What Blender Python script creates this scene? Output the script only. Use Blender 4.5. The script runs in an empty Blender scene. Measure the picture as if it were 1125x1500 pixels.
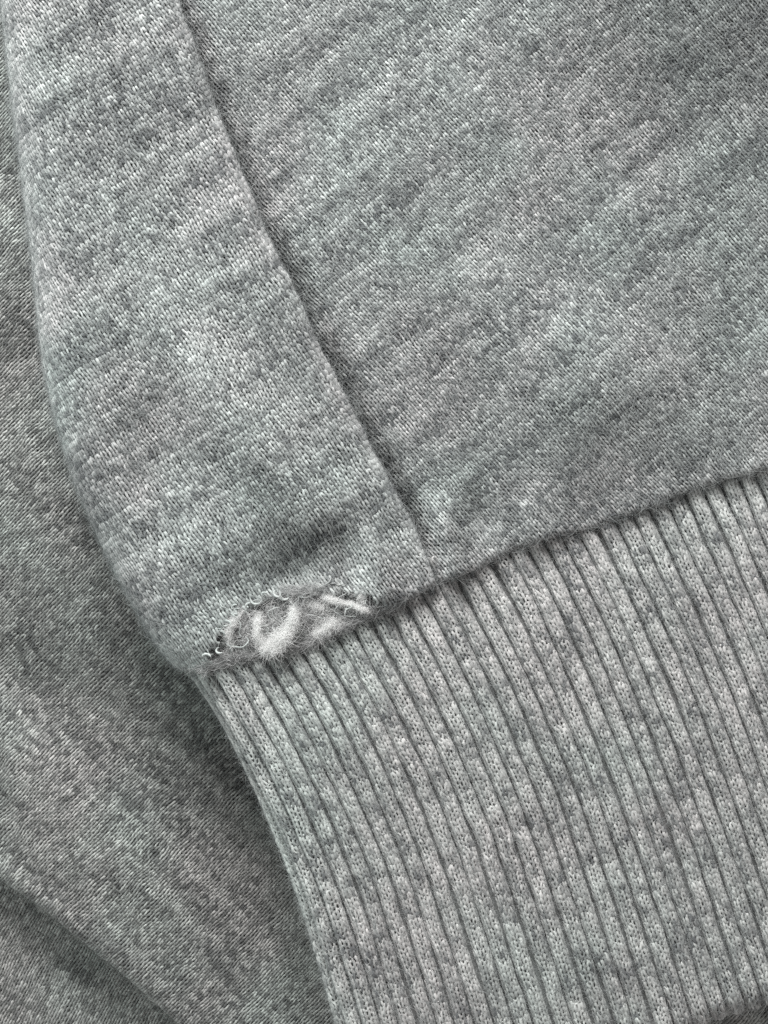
import bpy, math
import numpy as np

# ------------------------------------------------------------------ camera, light, exposure
# 1 Blender unit = 1 cm.  Layout helper unit: "px" = 0.1 mm on the table plane (100 px = 1 cm).
sc = bpy.context.scene
sc.unit_settings.scale_length = 0.01
D = 17.0                                   # camera height above the cloth (cm)
cam_d = bpy.data.cameras.new('camera')
cam = bpy.data.objects.new('camera', cam_d)
sc.collection.objects.link(cam)
sc.camera = cam
cam.location = (0, 0, D)
cam.rotation_euler = (0, 0, 0)
cam_d.sensor_fit = 'HORIZONTAL'
cam_d.sensor_width = 36.0
cam_d.lens = 36.0 * D / 11.25
cam_d.clip_start = 0.1
cam_d.clip_end = 500.0
cam_d.dof.use_dof = True
cam_d.dof.focus_distance = D - 0.55
cam_d.dof.aperture_fstop = 1.1

w = bpy.data.worlds.new('World')
sc.world = w
w.use_nodes = True
bg = w.node_tree.nodes['Background']
bg.inputs['Color'].default_value = (1.0, 0.965, 0.95, 1)
bg.inputs['Strength'].default_value = 0.35

def area_light(name, loc, target, size, power, color):
    l = bpy.data.lights.new(name, 'AREA')
    l.shape = 'RECTANGLE'
    l.size, l.size_y = size
    l.energy = power
    l.color = color
    o = bpy.data.objects.new(name, l)
    sc.collection.objects.link(o)
    o.location = loc
    from mathutils import Vector
    o.rotation_euler = (Vector(target) - Vector(loc)).to_track_quat('-Z', 'Y').to_euler()
    return o

area_light('window_light', (-9, 38, 22), (0, 0, 0), (19, 17), 39500, (1.0, 0.992, 0.98))
area_light('side_window_light', (-42, 8, 17), (0, 0, 0), (26, 20), 6500, (0.80, 1.0, 0.96))

sc.view_settings.view_transform = 'Standard'
sc.view_settings.look = 'None'
sc.view_settings.exposure = 0.08
sc.view_settings.gamma = 1.0
sc.view_settings.use_curve_mapping = False
sc.cycles.use_denoising = False
sc.cycles.max_bounces = 8
sc.cycles.diffuse_bounces = 6
sc.cycles.transmission_bounces = 6

# ------------------------------------------------------------------ small numeric helpers
rng = np.random.default_rng(7)

def hash2(ix, iy, seed):
    h = (ix.astype(np.int64) * 374761393 + iy.astype(np.int64) * 668265263 + seed * 1442695041) & 0xFFFFFFFF
    h = ((h ^ (h >> 13)) * 1274126177) & 0xFFFFFFFF
    h = h ^ (h >> 16)
    return (h & 0xFFFF).astype(np.float64) / 65535.0

def vnoise(x, y, seed=0):
    ix = np.floor(x); iy = np.floor(y)
    fx = x - ix; fy = y - iy
    fx = fx * fx * (3 - 2 * fx); fy = fy * fy * (3 - 2 * fy)
    a = hash2(ix, iy, seed); b = hash2(ix + 1, iy, seed)
    c = hash2(ix, iy + 1, seed); d = hash2(ix + 1, iy + 1, seed)
    return (a * (1 - fx) + b * fx) * (1 - fy) + (c * (1 - fx) + d * fx) * fy

def sstep(a, b, x):
    t = np.clip((x - a) / (b - a), 0, 1)
    return t * t * (3 - 2 * t)

def spline(pts, step=5.0):
    """dense Catmull-Rom curve through pts (any dimension)"""
    P = np.array(pts, float)
    P = np.vstack([2 * P[0] - P[1], P, 2 * P[-1] - P[-2]])
    out = []
    for k in range(1, len(P) - 2):
        p0, p1, p2, p3 = P[k - 1], P[k], P[k + 1], P[k + 2]
        n = max(2, int(np.linalg.norm(p2 - p1) / step))
        t = np.linspace(0, 1, n, endpoint=False)[:, None]
        out.append(0.5 * (2 * p1 + (p2 - p0) * t + (2 * p0 - 5 * p1 + 4 * p2 - p3) * t ** 2 + (3 * p1 - p0 - 3 * p2 + p3) * t ** 3))
    out.append(P[-2:-1])
    return np.vstack(out)

class Curve:
    """dense 2-D curve with a chosen inner side; distance queries are signed (+ inside)"""
    def __init__(self, pts, inside):
        c = spline(pts)
        t = np.gradient(c, axis=0)
        t /= np.linalg.norm(t, axis=1)[:, None]
        n = np.stack([-t[:, 1], t[:, 0]], 1)
        k = np.argmin(((c - np.array(inside)) ** 2).sum(1))
        if np.dot(np.array(inside) - c[k], n[k]) < 0:
            n = -n
        self.c, self.t, self.n = c, t, n
    def near(self, P):
        P = np.asarray(P, float)
        idx = np.empty(len(P), int)
        c = self.c.astype(np.float32)
        for s in range(0, len(P), 20000):
            q = P[s:s + 20000].astype(np.float32)
            idx[s:s + 20000] = np.argmin((q[:, :1] - c[None, :, 0]) ** 2 + (q[:, 1:2] - c[None, :, 1]) ** 2, axis=1)
        n = self.n[idx]
        d = ((P - self.c[idx]) * n).sum(1)
        return d, n, idx

class Roll:
    """the cloth turns down over an edge with radius r (px; number or f(y))"""
    def __init__(self, curve, r, keep=1.7):
        self.curve, self.r, self.keep = curve, r, keep

class Sheet:
    def __init__(self, rolls, zfun):
        self.rolls, self.zfun = rolls, zfun
    def deform(self, P):
        """flat px -> (xyz px, normal, keep mask)"""
        P = np.asarray(P, float)
        xy = P.copy(); z = np.zeros(len(P))
        nxy = np.zeros((len(P), 2)); nz = np.ones(len(P)); keep = np.ones(len(P), bool)
        for R in self.rolls:
            q, n, idx = R.curve.near(P)
            r = R.r(R.curve.c[idx][:, 1]) if callable(R.r) else np.full(len(P), float(R.r))
            m = q < r
            th = np.clip((r - q) / r, 0, 1.75)
            ext = np.maximum((r - q) - r * 1.75, 0)
            d2 = r * (1 - np.sin(th)) - ext * np.cos(th)
            xy += np.where(m, d2 - q, 0)[:, None] * n
            z -= np.where(m, r * (1 - np.cos(th)) + ext * np.sin(th), 0)
            nxy -= np.where(m, np.sin(th), 0)[:, None] * n
            nz *= np.where(m, np.cos(th), 1)
            keep &= q > r - r * R.keep
        z = z + self.zfun(xy[:, 0], xy[:, 1])
        N = np.concatenate([nxy, nz[:, None]], 1)
        N /= np.maximum(np.linalg.norm(N, axis=1), 1e-6)[:, None]
        return np.concatenate([xy, z[:, None]], 1), N, keep

def world(p):
    """px (x right, y down as seen from above, z up) -> cm, kept on the sight line through (x, y)"""
    z = p[..., 2] / 100.0
    k = (D - z) / D
    return np.stack([(p[..., 0] - 562.5) / 100 * k, (750 - p[..., 1]) / 100 * k, z], -1)

def ridge(x, y, pts, width, amp, taper='both'):
    """soft fold along a line; it dies out towards its ends ('both' or only the last end)"""
    c = spline(pts, 12)
    P = np.stack([x, y], 1)
    d2 = np.empty(len(P)); k = np.empty(len(P), int)
    for s in range(0, len(P), 20000):
        q = P[s:s + 20000]
        e = ((q[:, None, :] - c[None]) ** 2).sum(2)
        k[s:s + 20000] = e.argmin(1); d2[s:s + 20000] = e.min(1)
    tg = np.gradient(c, axis=0)
    f = (k + np.clip(((P - c[k]) * tg[k]).sum(1) / (tg[k] ** 2).sum(1), -.6, .6)) / (len(c) - 1)
    w = sstep(1.15, .55, f)
    if taper == 'both':
        w = w * sstep(-.15, .45, f)
    return amp * w * np.exp(-d2 / width ** 2)

def in_poly(x, y, poly):
    poly = np.array(poly, float)
    r = np.zeros(len(x), bool)
    j = len(poly) - 1
    for i in range(len(poly)):
        xi, yi = poly[i]; xj, yj = poly[j]
        c = ((yi > y) != (yj > y)) & (x < (xj - xi) * (y - yi) / (yj - yi + 1e-9) + xi)
        r ^= c
        j = i
    return r

# ------------------------------------------------------------------ object helpers
def link(o, parent=None):
    sc.collection.objects.link(o)
    o.parent = parent
    return o

def empty(name, label, cat):
    o = bpy.data.objects.new(name, None)
    o['label'] = label; o['category'] = cat
    return link(o)

def mesh_obj(name, V, F, tone, mat, parent, stuff=False):
    me = bpy.data.meshes.new(name)
    V = np.asarray(V, np.float32); F = np.asarray(F, np.int32)
    me.vertices.add(len(V)); me.vertices.foreach_set('co', V.ravel())
    k = F.shape[1]
    me.loops.add(F.size); me.loops.foreach_set('vertex_index', F.ravel())
    me.polygons.add(len(F)); me.polygons.foreach_set('loop_start', np.arange(0, F.size, k, dtype=np.int32))
    me.update(calc_edges=True)
    if tone is not None:
        a = me.attributes.new('tone', 'FLOAT', 'POINT')
        a.data.foreach_set('value', np.asarray(tone, np.float32))
    me.materials.append(mat)
    o = link(bpy.data.objects.new(name, me), parent)
    if stuff:
        o['kind'] = 'stuff'
    return o

def fibre_obj(name, paths, r0, mat, parent, stuff=True):
    """paths: (n, k, 3) px -> one hair-curves object; r0 root radius in px"""
    n, k, _ = paths.shape
    cu = bpy.data.hair_curves.new(name)
    cu.add_curves([k] * n)
    P = world(paths.reshape(-1, 3)).astype(np.float32)
    cu.attributes['position'].data.foreach_set('vector', P.ravel())
    rad = (np.broadcast_to(np.asarray(r0, float).reshape(-1, 1), (n, 1)) * np.linspace(1, 0.35, k)[None, :]) / 100
    a = cu.attributes.get('radius') or cu.attributes.new('radius', 'FLOAT', 'POINT')
    a.data.foreach_set('value', rad.astype(np.float32).ravel())
    cu.materials.append(mat)
    o = link(bpy.data.objects.new(name, cu), parent)
    if stuff:
        o['kind'] = 'stuff'
    return o

# ------------------------------------------------------------------ materials
def yarn_material(name, dark, mid, light, sheen=0.35):
    m = bpy.data.materials.new(name); m.use_nodes = True
    nt = m.node_tree; b = nt.nodes['Principled BSDF']
    at = nt.nodes.new('ShaderNodeAttribute'); at.attribute_name = 'tone'
    tc = nt.nodes.new('ShaderNodeTexCoord')
    nz = nt.nodes.new('ShaderNodeTexNoise'); nz.inputs['Scale'].default_value = 55; nz.inputs['Detail'].default_value = 3
    nt.links.new(tc.outputs['Object'], nz.inputs['Vector'])
    ad = nt.nodes.new('ShaderNodeMath'); ad.operation = 'MULTIPLY_ADD'
    nt.links.new(nz.outputs['Fac'], ad.inputs[0]); ad.inputs[1].default_value = 0.35
    su = nt.nodes.new('ShaderNodeMath'); su.operation = 'SUBTRACT'; su.inputs[1].default_value = 0.175
    nt.links.new(at.outputs['Fac'], ad.inputs[2]); nt.links.new(ad.outputs[0], su.inputs[0])
    cr = nt.nodes.new('ShaderNodeValToRGB')
    e = cr.color_ramp.elements
    e[0].position = 0.08; e[0].color = (*dark, 1)
    e[1].position = 0.95; e[1].color = (*light, 1)
    n = e.new(0.5); n.color = (*mid, 1)
    nt.links.new(su.outputs[0], cr.inputs['Fac'])
    # slow drift between a cooler and a warmer grey
    n2 = nt.nodes.new('ShaderNodeTexNoise'); n2.inputs['Scale'].default_value = 0.55; n2.inputs['Detail'].default_value = 2
    nt.links.new(tc.outputs['Object'], n2.inputs['Vector'])
    c2 = nt.nodes.new('ShaderNodeValToRGB')
    c2.color_ramp.elements[0].position = 0.35; c2.color_ramp.elements[0].color = (0.94, 1.0, 0.985, 1)
    c2.color_ramp.elements[1].position = 0.65; c2.color_ramp.elements[1].color = (1.0, 0.965, 0.978, 1)
    nt.links.new(n2.outputs['Fac'], c2.inputs['Fac'])
    mx = nt.nodes.new('ShaderNodeMix'); mx.data_type = 'RGBA'; mx.blend_type = 'MULTIPLY'
    mx.inputs['Factor'].default_value = 1.0
    nt.links.new(cr.outputs['Color'], mx.inputs['A']); nt.links.new(c2.outputs['Color'], mx.inputs['B'])
    nt.links.new(mx.outputs['Result'], b.inputs['Base Color'])
    b.inputs['Roughness'].default_value = 0.9
    b.inputs['Specular IOR Level'].default_value = 0.15
    b.inputs['Sheen Weight'].default_value = sheen
    b.inputs['Sheen Roughness'].default_value = 0.6
    return m

def fibre_material(name, a, c, sheen=0.0):
    m = bpy.data.materials.new(name); m.use_nodes = True
    nt = m.node_tree; nt.nodes.remove(nt.nodes['Principled BSDF'])
    hi = nt.nodes.new('ShaderNodeHairInfo')
    cr = nt.nodes.new('ShaderNodeValToRGB')
    cr.color_ramp.elements[0].color = (*a, 1); cr.color_ramp.elements[1].color = (*c, 1)
    nt.links.new(hi.outputs['Random'], cr.inputs['Fac'])
    d = nt.nodes.new('ShaderNodeBsdfDiffuse'); t = nt.nodes.new('ShaderNodeBsdfTranslucent')
    mx = nt.nodes.new('ShaderNodeMixShader'); mx.inputs['Fac'].default_value = 0.45
    nt.links.new(cr.outputs['Color'], d.inputs['Color']); nt.links.new(cr.outputs['Color'], t.inputs['Color'])
    nt.links.new(d.outputs[0], mx.inputs[1]); nt.links.new(t.outputs[0], mx.inputs[2])
    nt.links.new(mx.outputs[0], nt.nodes['Material Output'].inputs['Surface'])
    return m

M_YARN = yarn_material('heather_yarn', (0.10, 0.108, 0.112), (0.34, 0.355, 0.35), (0.56, 0.58, 0.57))
M_CUFF = yarn_material('heather_rib_yarn', (0.10, 0.106, 0.11), (0.36, 0.37, 0.36), (0.56, 0.57, 0.555))
M_UNDER = yarn_material('heather_under_yarn', (0.10, 0.105, 0.105), (0.32, 0.33, 0.32), (0.52, 0.535, 0.515))
M_FUZZ_U = fibre_material('dark_grey_fuzz', (0.16, 0.165, 0.16), (0.42, 0.435, 0.42))
M_FUZZ = fibre_material('grey_fuzz', (0.22, 0.235, 0.24), (0.62, 0.645, 0.64))
M_WHITE = fibre_material('white_fleece_fibre', (0.88, 0.885, 0.88), (0.97, 0.97, 0.965))
M_GREYW = fibre_material('grey_fleece_fibre', (0.35, 0.355, 0.36), (0.78, 0.785, 0.78))

# ------------------------------------------------------------------ knit builders
X0, X1, Y0, Y1 = -160, 1285, -160, 1660          # how far the knit goes on beyond what the camera sees
NT = 11
T = np.linspace(0, 2 * np.pi, NT)

def tubes(C, N, rad):
    """C (n,k,3) centre lines, N (n,k,3) surface normals, rad (n,k) -> open half-pipes, px"""
    n, k, _ = C.shape
    t = np.gradient(C, axis=1)
    t /= np.maximum(np.linalg.norm(t, axis=2), 1e-9)[..., None]
    b = np.cross(N, t)
    b /= np.maximum(np.linalg.norm(b, axis=2), 1e-6)[..., None]
    up = np.cross(t, b)
    ph = np.radians([-15, 55, 125, 195])
    V = C[:, :, None, :] + rad[..., None, None] * (np.cos(ph)[None, None, :, None] * b[:, :, None, :] + np.sin(ph)[None, None, :, None] * up[:, :, None, :])
    base = (np.arange(n) * k * 4)[:, None, None] + (np.arange(k - 1) * 4)[None, :, None] + np.arange(3)[None, None, :]
    F = np.stack([base, base + 1, base + 5, base + 4], -1).reshape(-1, 4)
    return V.reshape(-1, 3), F

def heather(u, v, seed, patch=(15.0, 3.3)):
    """yarn shade from its place in the knit: long streaks along the course, then finer mixing"""
    j = np.round(v)
    s = vnoise(u / patch[0], v / patch[1], seed) * 0.68 + vnoise(u / (patch[0] * .45), v / (patch[1] * .5), seed + 1) * 0.32
    c = vnoise(u / 5.0 + 37.7 * j, j * 0 + 0.5, seed + 2)
    f = vnoise(u * 2.3 + 11.3 * j, j * 3.1, seed + 3)
    return 0.52 + (s - 0.5) * 0.72 + (c - 0.5) * 0.40 + (f - 0.5) * 0.95

def jersey(sheet, origin, angle, W, H, seed, bend=0.0, hole=None, rad=0.203, clip=None):
    """plain knit over a sheet. course direction at `angle` (deg, + = down to the right).
    returns verts px, faces, tone, sample points (for fuzz) and their normals"""
    ca, sa = math.cos(math.radians(angle)), math.sin(math.radians(angle))
    o = np.array(origin, float)
    R = 1250
    ni, nj = int(R / W), int(R / H)
    I, J = np.meshgrid(np.arange(-ni, ni), np.arange(-nj, nj), indexing='ij')
    I = I.ravel().astype(float); J = J.ravel().astype(float)
    def flat(u, v):
        a = u * W; b = v * H
        a2 = a + 5.0 * (vnoise(a / 130, b / 130, seed + 20) - .5) + 4.0 * (vnoise(a / 26, b / 26, seed + 22) - .5)
        b2 = b + bend * (a / 400.0) ** 2 * 40 + 7.0 * (vnoise(a / 110, b / 110, seed + 21) - .5) + 4.0 * (vnoise(a / 26, b / 26, seed + 23) - .5)
        return np.stack([o[0] + a2 * ca + b2 * sa, o[1] + a2 * sa - b2 * ca], 1)
    Pc = flat(I + .5, J)
    m = (Pc[:, 0] > X0 - 60) & (Pc[:, 0] < X1 + 60) & (Pc[:, 1] > Y0 - 60) & (Pc[:, 1] < Y1 + 60)
    I, J, Pc = I[m], J[m], Pc[m]
    P3, _, keep = sheet.deform(Pc)
    m = keep & (P3[:, 0] > X0) & (P3[:, 0] < X1) & (P3[:, 1] > Y0) & (P3[:, 1] < Y1)
    if clip is not None:
        m &= clip(P3)
    if hole is not None:
        wob = 5 * (vnoise(P3[:, 0] / 9, P3[:, 1] / 9, seed + 5) - .5)
        m &= ~in_poly(P3[:, 0] + wob, P3[:, 1] + wob, hole)
    I, J = I[m], J[m]
    n = len(I)
    t = T[None, :]
    a = 0.165 + 0.09 * (rng.random((n, 1)) - .5)
    jx = rng.normal(0, 0.06, (n, 1)); jy = rng.normal(0, 0.08, (n, 1))
    env = np.sin(t / 2) ** 2
    u = I[:, None] + t / (2 * np.pi) + a * np.sin(2 * t) + jx * env
    v = J[:, None] - (0.9 + 0.14 * rng.normal(0, 1, (n, 1)) * env) * np.cos(t) + jy * env
    h = (-0.25 * np.cos(2 * t) + rng.normal(0, .03, (n, 1)) * env) * W
    P3, N, _ = sheet.deform(flat(u.ravel(), v.ravel()))
    C = (P3 + h.reshape(-1, 1) * N).reshape(n, NT, 3)
    N = N.reshape(n, NT, 3)
    r = W * rad * (1 + 0.13 * rng.normal(0, 1, (n, 1)).clip(-2, 2) + 0.10 * rng.normal(0, 1, (n, NT)).clip(-2, 2))
    V, F = tubes(C, N, r)
    tone = heather(u, J[:, None] + 0 * u, seed)
    return V, F, np.repeat(tone.ravel(), 4), C.reshape(-1, 3), N.reshape(-1, 3)

def base_sheet(sheet, seed, drop, hole=None, step=9.0, clip=None):
    xs = np.arange(X0 - 60, X1 + 61, step); ys = np.arange(Y0 - 60, Y1 + 61, step)
    gx, gy = np.meshgrid(xs, ys, indexing='ij')
    P = np.stack([gx.ravel(), gy.ravel()], 1)
    P3, N, keep = sheet.deform(P)
    if clip is not None:
        keep &= clip(P3)
    if hole is not None:
        keep &= ~in_poly(P3[:, 0], P3[:, 1], hole)
    nx, ny = gx.shape
    idx = np.arange(nx * ny).reshape(nx, ny)
    F = np.stack([idx[:-1, :-1], idx[:-1, 1:], idx[1:, 1:], idx[1:, :-1]], -1).reshape(-1, 4)
    F = F[keep[F].all(1)]
    used = np.unique(F)
    remap = np.full(nx * ny, -1); remap[used] = np.arange(len(used))
    V = (P3 - drop * N)[used]
    tone = 0.2 + 0.25 * (vnoise(V[:, 0] / 20, V[:, 1] / 20, seed) - .5)  # darker than the stitches: shade in the gaps put into the colour
    return V, remap[F], tone

def fuzz_paths(C, N, count, length, lift, seed):
    """short stray fibres growing out of the yarn"""
    g = np.random.default_rng(seed)
    k = g.integers(0, len(C), count)
    p = C[k]; n = N[k]
    r = g.normal(0, 1, (count, 3))
    d = r - (r * n).sum(1)[:, None] * n
    d /= np.linalg.norm(d, axis=1)[:, None]
    side = np.cross(n, d)
    L = length * np.exp(g.normal(0, .45, count))[:, None]
    curl = g.normal(0, .9, (count, 1)); up = np.abs(g.normal(0, lift, (count, 1)))
    s = np.linspace(0, 1, 5)
    out = []
    for q in s:
        out.append(p + n * 1.5 + d * L * q * (1 - .25 * np.abs(curl) * q) + side * L * curl * .5 * q * q + n * L * up * (q - .55 * q * q) * 1.6)
    return np.stack(out, 1)

def knit_part(name, parent, sheet, origin, angle, W, H, seed, mat, fuzz, bend=0.0, rad=0.203, hole=None, clip=None, flen=13, lift=.35):
    V, F, tone = base_sheet(sheet, seed, 0.7 * W, hole, clip=clip)
    part = mesh_obj(name, world(V), F, tone, mat, parent)
    V, F, tone, C, N = jersey(sheet, origin, angle, W, H, seed, bend, hole, rad, clip)
    mesh_obj('stitches', world(V), F, tone, mat, part, True)
    paths = fuzz_paths(C, N, int(fuzz * len(C) / NT), flen, lift, seed)
    longer = fuzz_paths(C, N, len(paths) // 260, 46, .3, seed + 9)
    fibre_obj('stray_hairs', longer, 0.2, M_FUZZ_U if mat is M_UNDER else M_FUZZ, part)
    fibre_obj('fuzz', paths, 0.17, M_FUZZ_U if mat is M_UNDER else M_FUZZ, part)
    return part

# ------------------------------------------------------------------ outline curves of the garment
left_edge = Curve([(-30, -260), (-8, -100), (4, 0), (14, 90), (26, 190), (40, 300), (52, 400), (62, 500), (80, 600), (112, 705), (160, 815), (208, 905), (246, 962), (290, 1003), (345, 1060)], (400, 400))
seam_pts = [(180, -260), (225, -100), (258, 0), (290, 92), (328, 190), (369, 295), (409, 385), (450, 470), (490, 558), (530, 638), (570, 712), (602, 775), (632, 845), (650, 900)]
_s = spline(seam_pts, 8.0)
_s[:, 0] += 3.0 * (vnoise(_s[:, 1] / 17.0, _s[:, 1] * 0, 650) - .5) + 5.0 * (vnoise(_s[:, 1] / 70.0, _s[:, 1] * 0, 651) - .5)
seam_pts = _s
seam_side = Curve(seam_pts, (100, 400))
seam_main = Curve(seam_pts, (900, 300))
hem_pts = [(100, 1030), (200, 1008), (285, 988), (340, 972), (400, 957), (470, 934), (540, 902), (590, 878), (640, 852), (700, 832), (750, 806), (800, 787), (860, 771), (940, 744), (1030, 709), (1125, 684), (1250, 655), (1400, 620)]
_h = spline(hem_pts, 9.0)
_h[:, 1] += 3.0 * (vnoise(_h[:, 0] / 21.0, _h[:, 0] * 0, 640) - .5) + 5.0 * (vnoise(_h[:, 0] / 60.0, _h[:, 0] * 0, 641) - .5)
hem = Curve(_h, (700, 300))
HOLE = [(306, 956), (316, 930), (334, 904), (362, 888), (392, 876), (432, 868), (470, 864), (505, 866), (540, 873), (566, 886), (570, 915), (500, 950), (430, 985), (330, 1000), (300, 985)]

def seam_r(y):
    return 7.0 + 19.0 * (1 - sstep(750, 870, y))

def z_sleeve(x, y):
    d, _, _ = hem.near(np.stack([x, y], 1))
    far = sstep(0, 240, d)                                                            # swells die out towards the hem
    z = 62 + (4 + 6 * far) * (vnoise(x / 190, y / 190, 91) - .5) * 2
    z += ridge(x, y, [(200, 390), (330, 590), (400, 690), (500, 810)], 48, 32)        # fold running down to the hole
    z += ridge(x, y, [(190, 560), (240, 680), (300, 780)], 50, -11)
    z += ridge(x, y, [(320, 880), (420, 838), (500, 806), (560, 790)], 40, -20)       # dent above the hole
    z += ridge(x, y, [(510, 850), (500, 805), (480, 760)], 15, -10, 'end')                   # puckers at the hem
    z += ridge(x, y, [(560, 866), (548, 815), (530, 765)], 16, 13, 'end')
    z += ridge(x, y, [(600, 850), (590, 810)], 12, -6, 'end')
    z += ridge(x, y, [(716, 796), (702, 760), (684, 705)], 22, -16, 'both')
    z += ridge(x, y, [(662, 836), (652, 790), (636, 730)], 22, 19, 'end')
    z += ridge(x, y, [(790, 790), (768, 730)], 26, 10, 'end')
    z += ridge(x, y, [(880, 765), (862, 705)], 26, -5, 'end')
    z += ridge(x, y, [(720, 620), (840, 560), (940, 470)], 200, 36) * sstep(0, 230, d)    # broad swells of the sleeve
    z += ridge(x, y, [(720, -160), (960, -110), (1200, -60)], 230, 60)
    z += ridge(x, y, [(70, -60), (160, 250), (210, 520)], 80, 12)
    z += ridge(x, y, [(210, 180), (290, 380)], 55, -8)
    return z

def z_side(x, y):
    return z_sleeve(x, y) + 7 + ridge(x, y, [(238, -60), (260, 60), (305, 180), (380, 365), (470, 560), (560, 745)], 40, 9)

def z_main(x, y):
    d, _, idx = seam_main.near(np.stack([x, y], 1))
    yy = seam_main.c[idx][:, 1]
    return z_sleeve(x, y) - (12 + 34 * (1 - sstep(770, 880, yy))) * np.exp(-(np.maximum(d, 0) / 27) ** 2) - (1 - sstep(770, 872, yy)) * 34 * np.exp(-(np.maximum(d, 0) / 9) ** 2)

def z_under(x, y):
    z = -92 + 14 * (vnoise(x / 190, y / 190, 55) - .5)
    z += ridge(x, y, [(-60, 930), (60, 1010), (170, 1100), (300, 1260)], 62, -24)
    z += ridge(x, y, [(-100, 1040), (40, 1110), (140, 1220), (260, 1400)], 75, 22)
    z += ridge(x, y, [(-60, 560), (10, 690), (110, 830), (200, 930)], 60, 22)
    z += ridge(x, y, [(-40, 250), (20, 420), (30, 520)], 60, 26)
    z += ridge(x, y, [(-60, 1235), (0, 1272), (120, 1362), (262, 1485)], 20, 14)     # rim of the fold
    z += 34 * (1 - sstep(350, 800, y))
    dc, _, _ = cuff_left.near(np.stack([x, y], 1))
    z -= 95 * np.exp(-(np.maximum(-dc, 0) / 150) ** 2) * sstep(880, 1150, y)          # sinks under the cuff
    z -= 75 * sstep(900, 1150, x) * sstep(1250, 1500, y)
    return z

def z_lower(x, y):
    return -165 + 5 * (vnoise(x / 120, y / 120, 17) - .5) + 8 * sstep(0, 220, 1500 - y - .9 * x + 0 * x) * 0

def z_cuff(x, y):
    d, _, _ = hem.near(np.stack([x, y], 1))
    d = -d
    return 46 + 8 * sstep(-10, 150, d) - 6 * sstep(450, 750, d) + 6 * (vnoise(x / 180, y / 180, 33) - .5)

# ------------------------------------------------------------------ the garment underneath
under = empty('folded_garment', 'darker grey knit cloth lying folded underneath the ribbed cuff', 'garment')
fold_edge = Curve([(-260, 1150), (-120, 1210), (-40, 1258), (0, 1285), (60, 1326), (120, 1375), (190, 1432), (262, 1497), (330, 1560), (420, 1640)], (400, 1200))
sheet_under = Sheet([Roll(fold_edge, 15, 6)], z_under)

cuff_pts_left = [(225, 900), (255, 940), (290, 988), (330, 1050), (371, 1130), (408, 1215), (440, 1300), (472, 1400), (500, 1500), (522, 1590), (540, 1680)]
cuff_left = Curve(cuff_pts_left, (900, 1100))

def clip_under(P3):
    """only where it can be seen past the sleeve and cuff, with a margin"""
    d1, _, _ = left_edge.near(P3[:, :2]); d2, _, _ = cuff_left.near(P3[:, :2])
    y = P3[:, 1]
    return np.where(y < 985, d1 < 70, d2 < 70) | ((P3[:, 0] > 930) & (y > 1330))
def clip_lower(P3):
    d, _, _ = fold_edge.near(P3[:, :2])
    return d < 60

knit_part('folded_layer', under, sheet_under, (200, 1000), 44, 8.3, 8.3, 301, M_UNDER, 9.0, rad=0.222, clip=clip_under)
knit_part('bottom_layer', under, Sheet([], z_lower), (100, 1450), 28, 8.3, 8.3, 401, M_UNDER, 9.0, rad=0.222, clip=clip_lower)

# ------------------------------------------------------------------ the sweatshirt sleeve
shirt = empty('sweatshirt', 'light heather grey sweatshirt sleeve with a frayed hole above its ribbed cuff', 'sweatshirt')
sheet_main = Sheet([Roll(seam_main, 3.0, 6.0), Roll(hem, 8, 3.0)], z_main)
sheet_side = Sheet([Roll(left_edge, 72, 2.9), Roll(seam_side, seam_r, 1.9), Roll(hem, 8, 3.0)], z_side)
knit_part('sleeve_panel', shirt, sheet_main, (700, 400), -40, 8.5, 8.0, 101, M_YARN, 8.5)
knit_part('side_panel', shirt, sheet_side, (280, 500), -33, 9.4, 8.6, 201, M_YARN, 8.5, hole=HOLE)

# ------------------------------------------------------------------ ribbed cuff
PITCH_X = 25.6
hemc = hem.c
def rib_start(s):
    x = 296 + s * PITCH_X
    return x, np.interp(x, hemc[:, 0], hemc[:, 1])

LMAX = 741.0
LS = np.arange(-40, LMAX + 60, 4.0)
def rib_path(s):
    """flat centre line of rib s, sampled at LS along its length"""
    x0, y0 = rib_start(s)
    k = np.clip(s / 30.0, 0, 1)
    s0 = 0.61 * (1 - k) + 0.46 * k
    s1 = 0.29 * (1 - k) + 0.36 * k
    slope = s0 + (s1 - s0) * sstep(-60, 560, LS)
    dx = slope / np.sqrt(1 + slope ** 2); dy = 1 / np.sqrt(1 + slope ** 2)
    px = np.cumsum(dx) * 4.0; py = np.cumsum(dy) * 4.0
    z = np.interp(0, LS, px), np.interp(0, LS, py)
    return np.stack([x0 + px - z[0], y0 + py - z[1]], 1)

S_ALL = np.arange(-9, 36)
PATHS = {int(s): rib_path(float(s)) for s in S_ALL}
end_edge = Curve([PATHS[int(s)][np.searchsorted(LS, LMAX)] for s in S_ALL[::4]], tuple(PATHS[15][100]))
sheet_cuff = Sheet([Roll(cuff_left, 46, 5.5), Roll(end_edge, 20, 2.0)], z_cuff)

grid = np.stack([PATHS[int(s)] for s in S_ALL], 0)          # rib, length, xy
def cuff_flat(s, l):
    fs = np.clip(s - S_ALL[0], 0, len(S_ALL) - 1.001); fl = np.clip((l - LS[0]) / 4.0, 0, len(LS) - 1.001)
    i = fs.astype(int); j = fl.astype(int); a = (fs - i)[:, None]; b = (fl - j)[:, None]
    return (grid[i, j] * (1 - a) + grid[i + 1, j] * a) * (1 - b) + (grid[i, j + 1] * (1 - a) + grid[i + 1, j + 1] * a) * b

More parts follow.
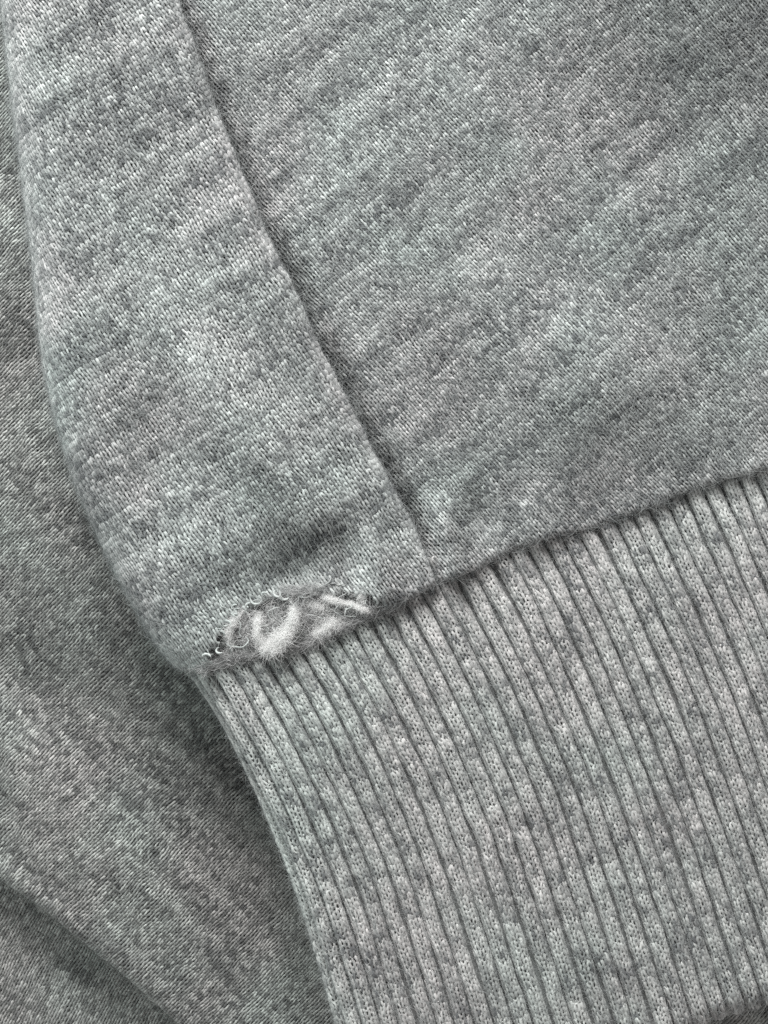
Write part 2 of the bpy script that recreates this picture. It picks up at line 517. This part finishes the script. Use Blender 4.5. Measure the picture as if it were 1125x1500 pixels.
# groove floor of the cuff
ss = np.arange(S_ALL[0], S_ALL[-1] + .01, .125); ll = np.arange(-36, LMAX + 40, 8.0)
gs, gl = np.meshgrid(ss, ll, indexing='ij')
P3, N3, keep = sheet_cuff.deform(cuff_flat(gs.ravel(), gl.ravel()))
keep &= (P3[:, 0] < X1 + 40) & (P3[:, 1] < Y1 + 40)
near_rib = np.round(gs)
shift = 4.5 * (vnoise(gl / 90, near_rib * 3.7, 73) - .5)
cc = np.clip(((gs - near_rib) * 27.5 - shift) / 10.4, -1, 1).ravel()
prof = 11.5 * np.sqrt(1 - cc ** 2) - 7.5                     # the back layer follows the ribs
idx = np.arange(gs.size).reshape(gs.shape)
F = np.stack([idx[:-1, :-1], idx[1:, :-1], idx[1:, 1:], idx[:-1, 1:]], -1).reshape(-1, 4)
F = F[keep[F].all(1)]
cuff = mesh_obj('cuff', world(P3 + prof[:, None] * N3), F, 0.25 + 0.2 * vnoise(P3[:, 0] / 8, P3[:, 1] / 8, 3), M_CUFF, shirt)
cuff['label'] = 'ribbed knit cuff below the hem'

CH = 7.6
fz_C, fz_N = [], []
rib_n = 0
for s in S_ALL[7:-1]:
    s = int(s)
    jmax = int((LMAX + 45) / CH)
    J = np.repeat(np.arange(-4, jmax), 3).astype(float)
    I = np.tile([-1.5, -0.5, 0.5], jmax + 4)
    n = len(I)
    t = T[None, :]; env = np.sin(t / 2) ** 2
    a = 0.155 + 0.05 * (rng.random((n, 1)) - .5)
    u = I[:, None] + t / (2 * np.pi) + a * np.sin(2 * t) + rng.normal(0, .09, (n, 1)) * env
    v = J[:, None] + (0.86 + 0.1 * rng.normal(0, 1, (n, 1)) * env) * np.cos(t) + rng.normal(0, .13, (n, 1)) * env
    wid = 10.9 + 1.3 * (vnoise(v * CH / 40, v * 0 + s * 7.3, 71) - .5)
    phi = u * np.radians(55)
    off = wid * np.sin(phi) + 4.5 * (vnoise(v * CH / 90, v * 0 + s * 3.7, 73) - .5) + 2.0 * (vnoise(v * CH / 25, v * 0 + s * 3.7, 74) - .5)
    hh = 11.5 * np.cos(phi) - 3.2 + (-1.15 * np.cos(2 * t) + rng.normal(0, .35, (n, 1)) * env)
    l = v * CH
    Pf = cuff_flat(s + off.ravel() / 27.5, l.ravel())
    P3, N3, keep = sheet_cuff.deform(Pf)
    # along-course direction, to lean the pipe normals over the flank of the rib
    P3b, _, _ = sheet_cuff.deform(cuff_flat(s + off.ravel() / 27.5 + .02, l.ravel()))
    ex = P3b - P3; ex /= np.maximum(np.linalg.norm(ex, axis=1), 1e-6)[:, None]
    ph = np.clip(phi.ravel(), -1.4, 1.4)
    Nn = N3 * np.cos(ph)[:, None] + ex * np.sin(ph)[:, None]
    C = (P3 + hh.reshape(-1, 1) * N3).reshape(n, NT, 3); Nn = Nn.reshape(n, NT, 3)
    ok = keep.reshape(n, NT).all(1) & (C[:, 5, 0] > X0) & (C[:, 5, 0] < X1) & (C[:, 5, 1] < Y1)
    if ok.sum() < 8:
        continue
    C, Nn = C[ok], Nn[ok]; n = len(C)
    r = 2.05 * (1 + 0.15 * rng.normal(0, 1, (n, 1)).clip(-2, 2) + 0.10 * rng.normal(0, 1, (n, NT)).clip(-2, 2))
    V, F = tubes(C, Nn, r)
    J2 = J[ok]
    uu = (s * 9.37 + u[ok])
    tone = 0.56 + 0.92 * (heather(uu, J2[:, None] + 0 * uu, 501, (8.0, 4.0)) - 0.52)
    mesh_obj('rib', world(V), F, np.repeat(tone.ravel(), 4), M_CUFF, cuff)
    fz_C.append(C.reshape(-1, 3)); fz_N.append(Nn.reshape(-1, 3))
    rib_n += n
fz_C = np.vstack(fz_C); fz_N = np.vstack(fz_N)
fibre_obj('fuzz', fuzz_paths(fz_C, fz_N, int(7 * rib_n), 11, .35, 77), 0.16, M_FUZZ, cuff)

# ------------------------------------------------------------------ the frayed hole
def tube_mesh(name, pts, rad, tone, mat, parent, wob=0.0, seed=0):
    """closed soft strand through 3-D px points"""
    g = np.random.default_rng(seed)
    c = spline(pts, 3.0); n = len(c)
    t = np.gradient(c, axis=0); t /= np.linalg.norm(t, axis=1)[:, None]
    b = np.cross(t, np.array([0.2, 0.1, 1.0])); b /= np.linalg.norm(b, axis=1)[:, None]
    up = np.cross(t, b)
    K = 8
    ph = np.arange(K) / K * 2 * np.pi
    end = np.sin(np.clip(np.linspace(0, 1, n), .03, .97) * np.pi) ** .4
    r = rad * end[:, None] * (1 + wob * g.normal(0, 1, (n, K)))
    V = c[:, None, :] + r[..., None] * (np.cos(ph)[None, :, None] * b[:, None, :] + np.sin(ph)[None, :, None] * up[:, None, :])
    i = np.arange(n - 1)[:, None] * K; k = np.arange(K)[None, :]
    F = np.stack([i + k, i + (k + 1) % K, i + K + (k + 1) % K, i + K + k], -1).reshape(-1, 4)
    return mesh_obj(name, world(V.reshape(-1, 3)), F, np.full(n * K, tone), mat, parent)

def bundle(pts, width, count, seed, k=9, frac=(.15, .5), wav=2.2, spread=1.4):
    """combed fibres following a guide line"""
    g = np.random.default_rng(seed)
    c = spline(pts, 2.0)
    L = len(c)
    t = np.gradient(c, axis=0); t /= np.linalg.norm(t, axis=1)[:, None]
    b = np.cross(t, np.array([0.2, 0.1, 1.0])); b /= np.linalg.norm(b, axis=1)[:, None]
    up = np.cross(t, b)
    f = g.uniform(frac[0], frac[1], count); s0 = g.uniform(-.12, 1.06 - f, count)
    ang = g.uniform(0, 2 * np.pi, count); rr = np.minimum(np.abs(g.normal(0, .62, count)), 1.6) * width / 2
    ph = g.uniform(0, 6.28, (2, count)); fr = g.uniform(.8, 2.2, (2, count)); am = g.normal(0, 1.4, (2, count)) * wav
    out = []
    for q in np.linspace(0, 1, k):
        s = s0 + f * q
        i = np.clip((s * (L - 1)), 0, L - 1).astype(int)
        over = (s - np.clip(s, 0, 1))[:, None] * L * 2.0
        flare = 1 + spread * (2 * np.abs(q - .5)) ** 3 * .5
        o1 = rr * np.cos(ang) * flare + am[0] * np.sin(ph[0] + fr[0] * 6.28 * q)
        o2 = rr * np.sin(ang) * flare * .8 + am[1] * np.sin(ph[1] + fr[1] * 6.28 * q)
        out.append(c[i] + t[i] * over + b[i] * o1[:, None] + up[i] * o2[:, None])
    return np.stack(out, 1)

# fleece-side cloth seen inside the hole
lx, ly = np.meshgrid(np.arange(285, 600, 5.0), np.arange(840, 985, 5.0), indexing='ij')
lz = 45 + 8 * (vnoise(lx / 22, ly / 22, 8) - .5) + 3 * (vnoise(lx / 7, ly / 7, 9) - .5) - .02 * (ly - 900)
lz = np.minimum(lz, z_side(lx.ravel(), ly.ravel()).reshape(lx.shape) - 11)
LV = np.stack([lx.ravel(), ly.ravel(), lz.ravel()], 1)
hemd, _, _ = hem.near(LV[:, :2])
LV[:, 2] -= 22 * sstep(14, -10, hemd)
idx = np.arange(lx.size).reshape(lx.shape)
F = np.stack([idx[:-1, :-1], idx[1:, :-1], idx[1:, 1:], idx[:-1, 1:]], -1).reshape(-1, 4)
keepv = (hemd > -12) & in_poly(LV[:, 0], LV[:, 1], [(x + (x - 430) * .06, y + (y - 915) * .12) for x, y in HOLE])
F = F[keepv[F].all(1)]
lining = mesh_obj('fleece_lining', world(LV), F, 0.5 + .4 * (vnoise(LV[:, 0] / 10, LV[:, 1] / 10, 4) - .5), M_YARN, shirt)
lining['label'] = 'grey brushed fleece lining inside the hole'
k = keepv & in_poly(LV[:, 0], LV[:, 1], [(x + (x - 430) * .08, y + (y - 915) * .2) for x, y in HOLE])
fibre_obj('fuzz', fuzz_paths(LV[k], np.tile([0, 0, 1.0], (k.sum(), 1)), 6500, 17, .55, 12), 0.19, M_GREYW, lining)

def tuft(pts, width, count, seed, mat=M_WHITE, core=.05, **kw):
    o = tube_mesh('fleece_tuft', pts, width * core, 0.98, M_CORE if mat is M_WHITE else M_YARN, shirt, .15, seed)
    fibre_obj('fibres', bundle(pts, width, count, seed, **kw), 0.2, mat, o)
    c = spline(pts, 2.0)
    hz = fuzz_paths(c, np.tile([0, 0, 1.0], (len(c), 1)), count // 2, width * .8, .5, seed + 900)
    fibre_obj('flyaway_fibres', hz, 0.15, mat, o)
    return o

M_CORE = bpy.data.materials.new('white_fleece'); M_CORE.use_nodes = True
_b = M_CORE.node_tree.nodes['Principled BSDF']
_b.inputs['Base Color'].default_value = (0.9, 0.905, 0.9, 1); _b.inputs['Roughness'].default_value = .95
_b.inputs['Specular IOR Level'].default_value = 0.1
_n = M_CORE.node_tree.nodes.new('ShaderNodeTexNoise'); _n.inputs['Scale'].default_value = 30
_p = M_CORE.node_tree.nodes.new('ShaderNodeBump'); _p.inputs['Strength'].default_value = .6; _p.inputs['Distance'].default_value = .02
M_CORE.node_tree.links.new(_n.outputs['Fac'], _p.inputs['Height']); M_CORE.node_tree.links.new(_p.outputs['Normal'], _b.inputs['Normal'])

tuft([(352, 894, 62), (341, 912, 67), (334, 930, 67), (338, 948, 60)], 10, 420, 31)
tuft([(379, 900, 62), (377, 914, 68), (377, 930, 69), (384, 946, 64)], 11, 420, 32, wav=1.8)
tuft([(386, 950, 64), (402, 948, 69), (416, 934, 71), (424, 920, 70)], 19, 1000, 33, wav=2.0)
tuft([(420, 926, 68), (428, 914, 71), (431, 900, 71), (430, 888, 66)], 12, 620, 43, wav=1.8)
tuft([(462, 932, 60), (474, 923, 63), (486, 914, 63), (500, 906, 60)], 17, 380, 34, wav=3.2, core=.05, frac=(.2, .6))
tuft([(474, 874, 66), (490, 880, 70), (508, 885, 69)], 8, 300, 35, wav=1.6)
tuft([(510, 884, 66), (522, 889, 70), (534, 893, 70), (542, 898, 65)], 7, 300, 36, wav=1.5)
tuft([(522, 866, 64), (530, 875, 68), (533, 884, 66)], 10, 200, 37)
tuft([(446, 884, 60), (462, 889, 62), (478, 890, 61)], 10, 260, 38)
tuft([(366, 896, 56), (362, 922, 57), (366, 948, 55)], 26, 420, 39, mat=M_GREYW, wav=2.6)
tuft([(408, 896, 56), (404, 912, 57), (402, 926, 56)], 18, 260, 40, mat=M_GREYW, wav=2.2)
tuft([(440, 880, 57), (452, 904, 57), (470, 908, 56)], 26, 380, 41, mat=M_GREYW, wav=2.6)
# loose white fluff between the tufts
gw = np.random.default_rng(88)
fx = gw.uniform(330, 545, 260); fy = 962 - (fx - 310) * .29 - gw.uniform(6, 58, 260)
inside = in_poly(fx, fy, HOLE)
fp = np.stack([fx, fy, 58 + gw.uniform(0, 8, 260)], 1)[inside]
fibre_obj('white_fluff', fuzz_paths(fp, np.tile([0, 0, 1.0], (len(fp), 1)), 650, 13, .5, 89), 0.16, M_WHITE, shirt)
# matted grey felt along the lower lip and the upper rim of the hole
felt = [([(298, 979, 52), (322, 970, 56), (360, 961, 56), (400, 955, 52)], 15, 480),
        ([(318, 957, 55), (340, 962, 58), (380, 960, 57)], 13, 260),
        ([(415, 868, 62), (445, 866, 64), (475, 863, 64), (505, 864, 63)], 16, 420),
        ([(540, 888, 62), (566, 890, 60), (592, 880, 54)], 18, 520),
        ([(430, 948, 56), (462, 936, 57), (500, 918, 57), (552, 898, 57)], 17, 620),
        ([(438, 880, 52), (442, 900, 52), (448, 922, 52)], 14, 150)]
for q, (pts, wd, n) in enumerate(felt):
    fibre_obj('matted_fibres', bundle(pts, wd, n, 60 + q, wav=2.4, frac=(.2, .5)), 0.2, M_GREYW, shirt)
# broken stitches curling at the rim
g = np.random.default_rng(5)
# snapped yarn ends lying across the hole
for q in range(26):
    x = g.uniform(325, 550); y = 968 - (x - 300) * .29 - g.uniform(8, 62)
    a0 = g.uniform(0, 6.28); L = g.uniform(5, 9); p = np.array([x, y]); pts = []
    for k_ in range(6):
        pts.append((p[0], p[1], 70 + g.uniform(-3, 4)))
        a0 += g.normal(0, .75); p = p + L * np.array([np.cos(a0), np.sin(a0) * .8])
    tube_mesh('loose_yarn', pts, g.uniform(.7, 1.2), g.uniform(.45, .85), M_YARN, shirt, .12, 200 + q)
rim = [(322, 924), (328, 912), (336, 905), (345, 897), (352, 889), (362, 885), (376, 878), (388, 874), (400, 870), (318, 938), (316, 950), (330, 921), (309, 962), (412, 868), (520, 868), (545, 878)]
for q, (x, y) in enumerate(rim):
    x += g.normal(0, 4.5); y += g.normal(0, 3.0)
    a0 = g.uniform(0, 6.28); rr = g.uniform(3.5, 8.5); turn = g.uniform(2.0, 4.6)
    th = a0 + np.linspace(0, turn, 8)
    gr = np.linspace(.8, 1.15, 8)
    pts = np.stack([x + rr * gr * np.cos(th), y + rr * gr * np.sin(th) * .8, 69 + 3 * np.sin(th * 1.3) + g.uniform(-3, 2)], 1)
    o = tube_mesh('loose_yarn', pts, 1.8, g.uniform(.5, .9), M_YARN, shirt, .15, q)
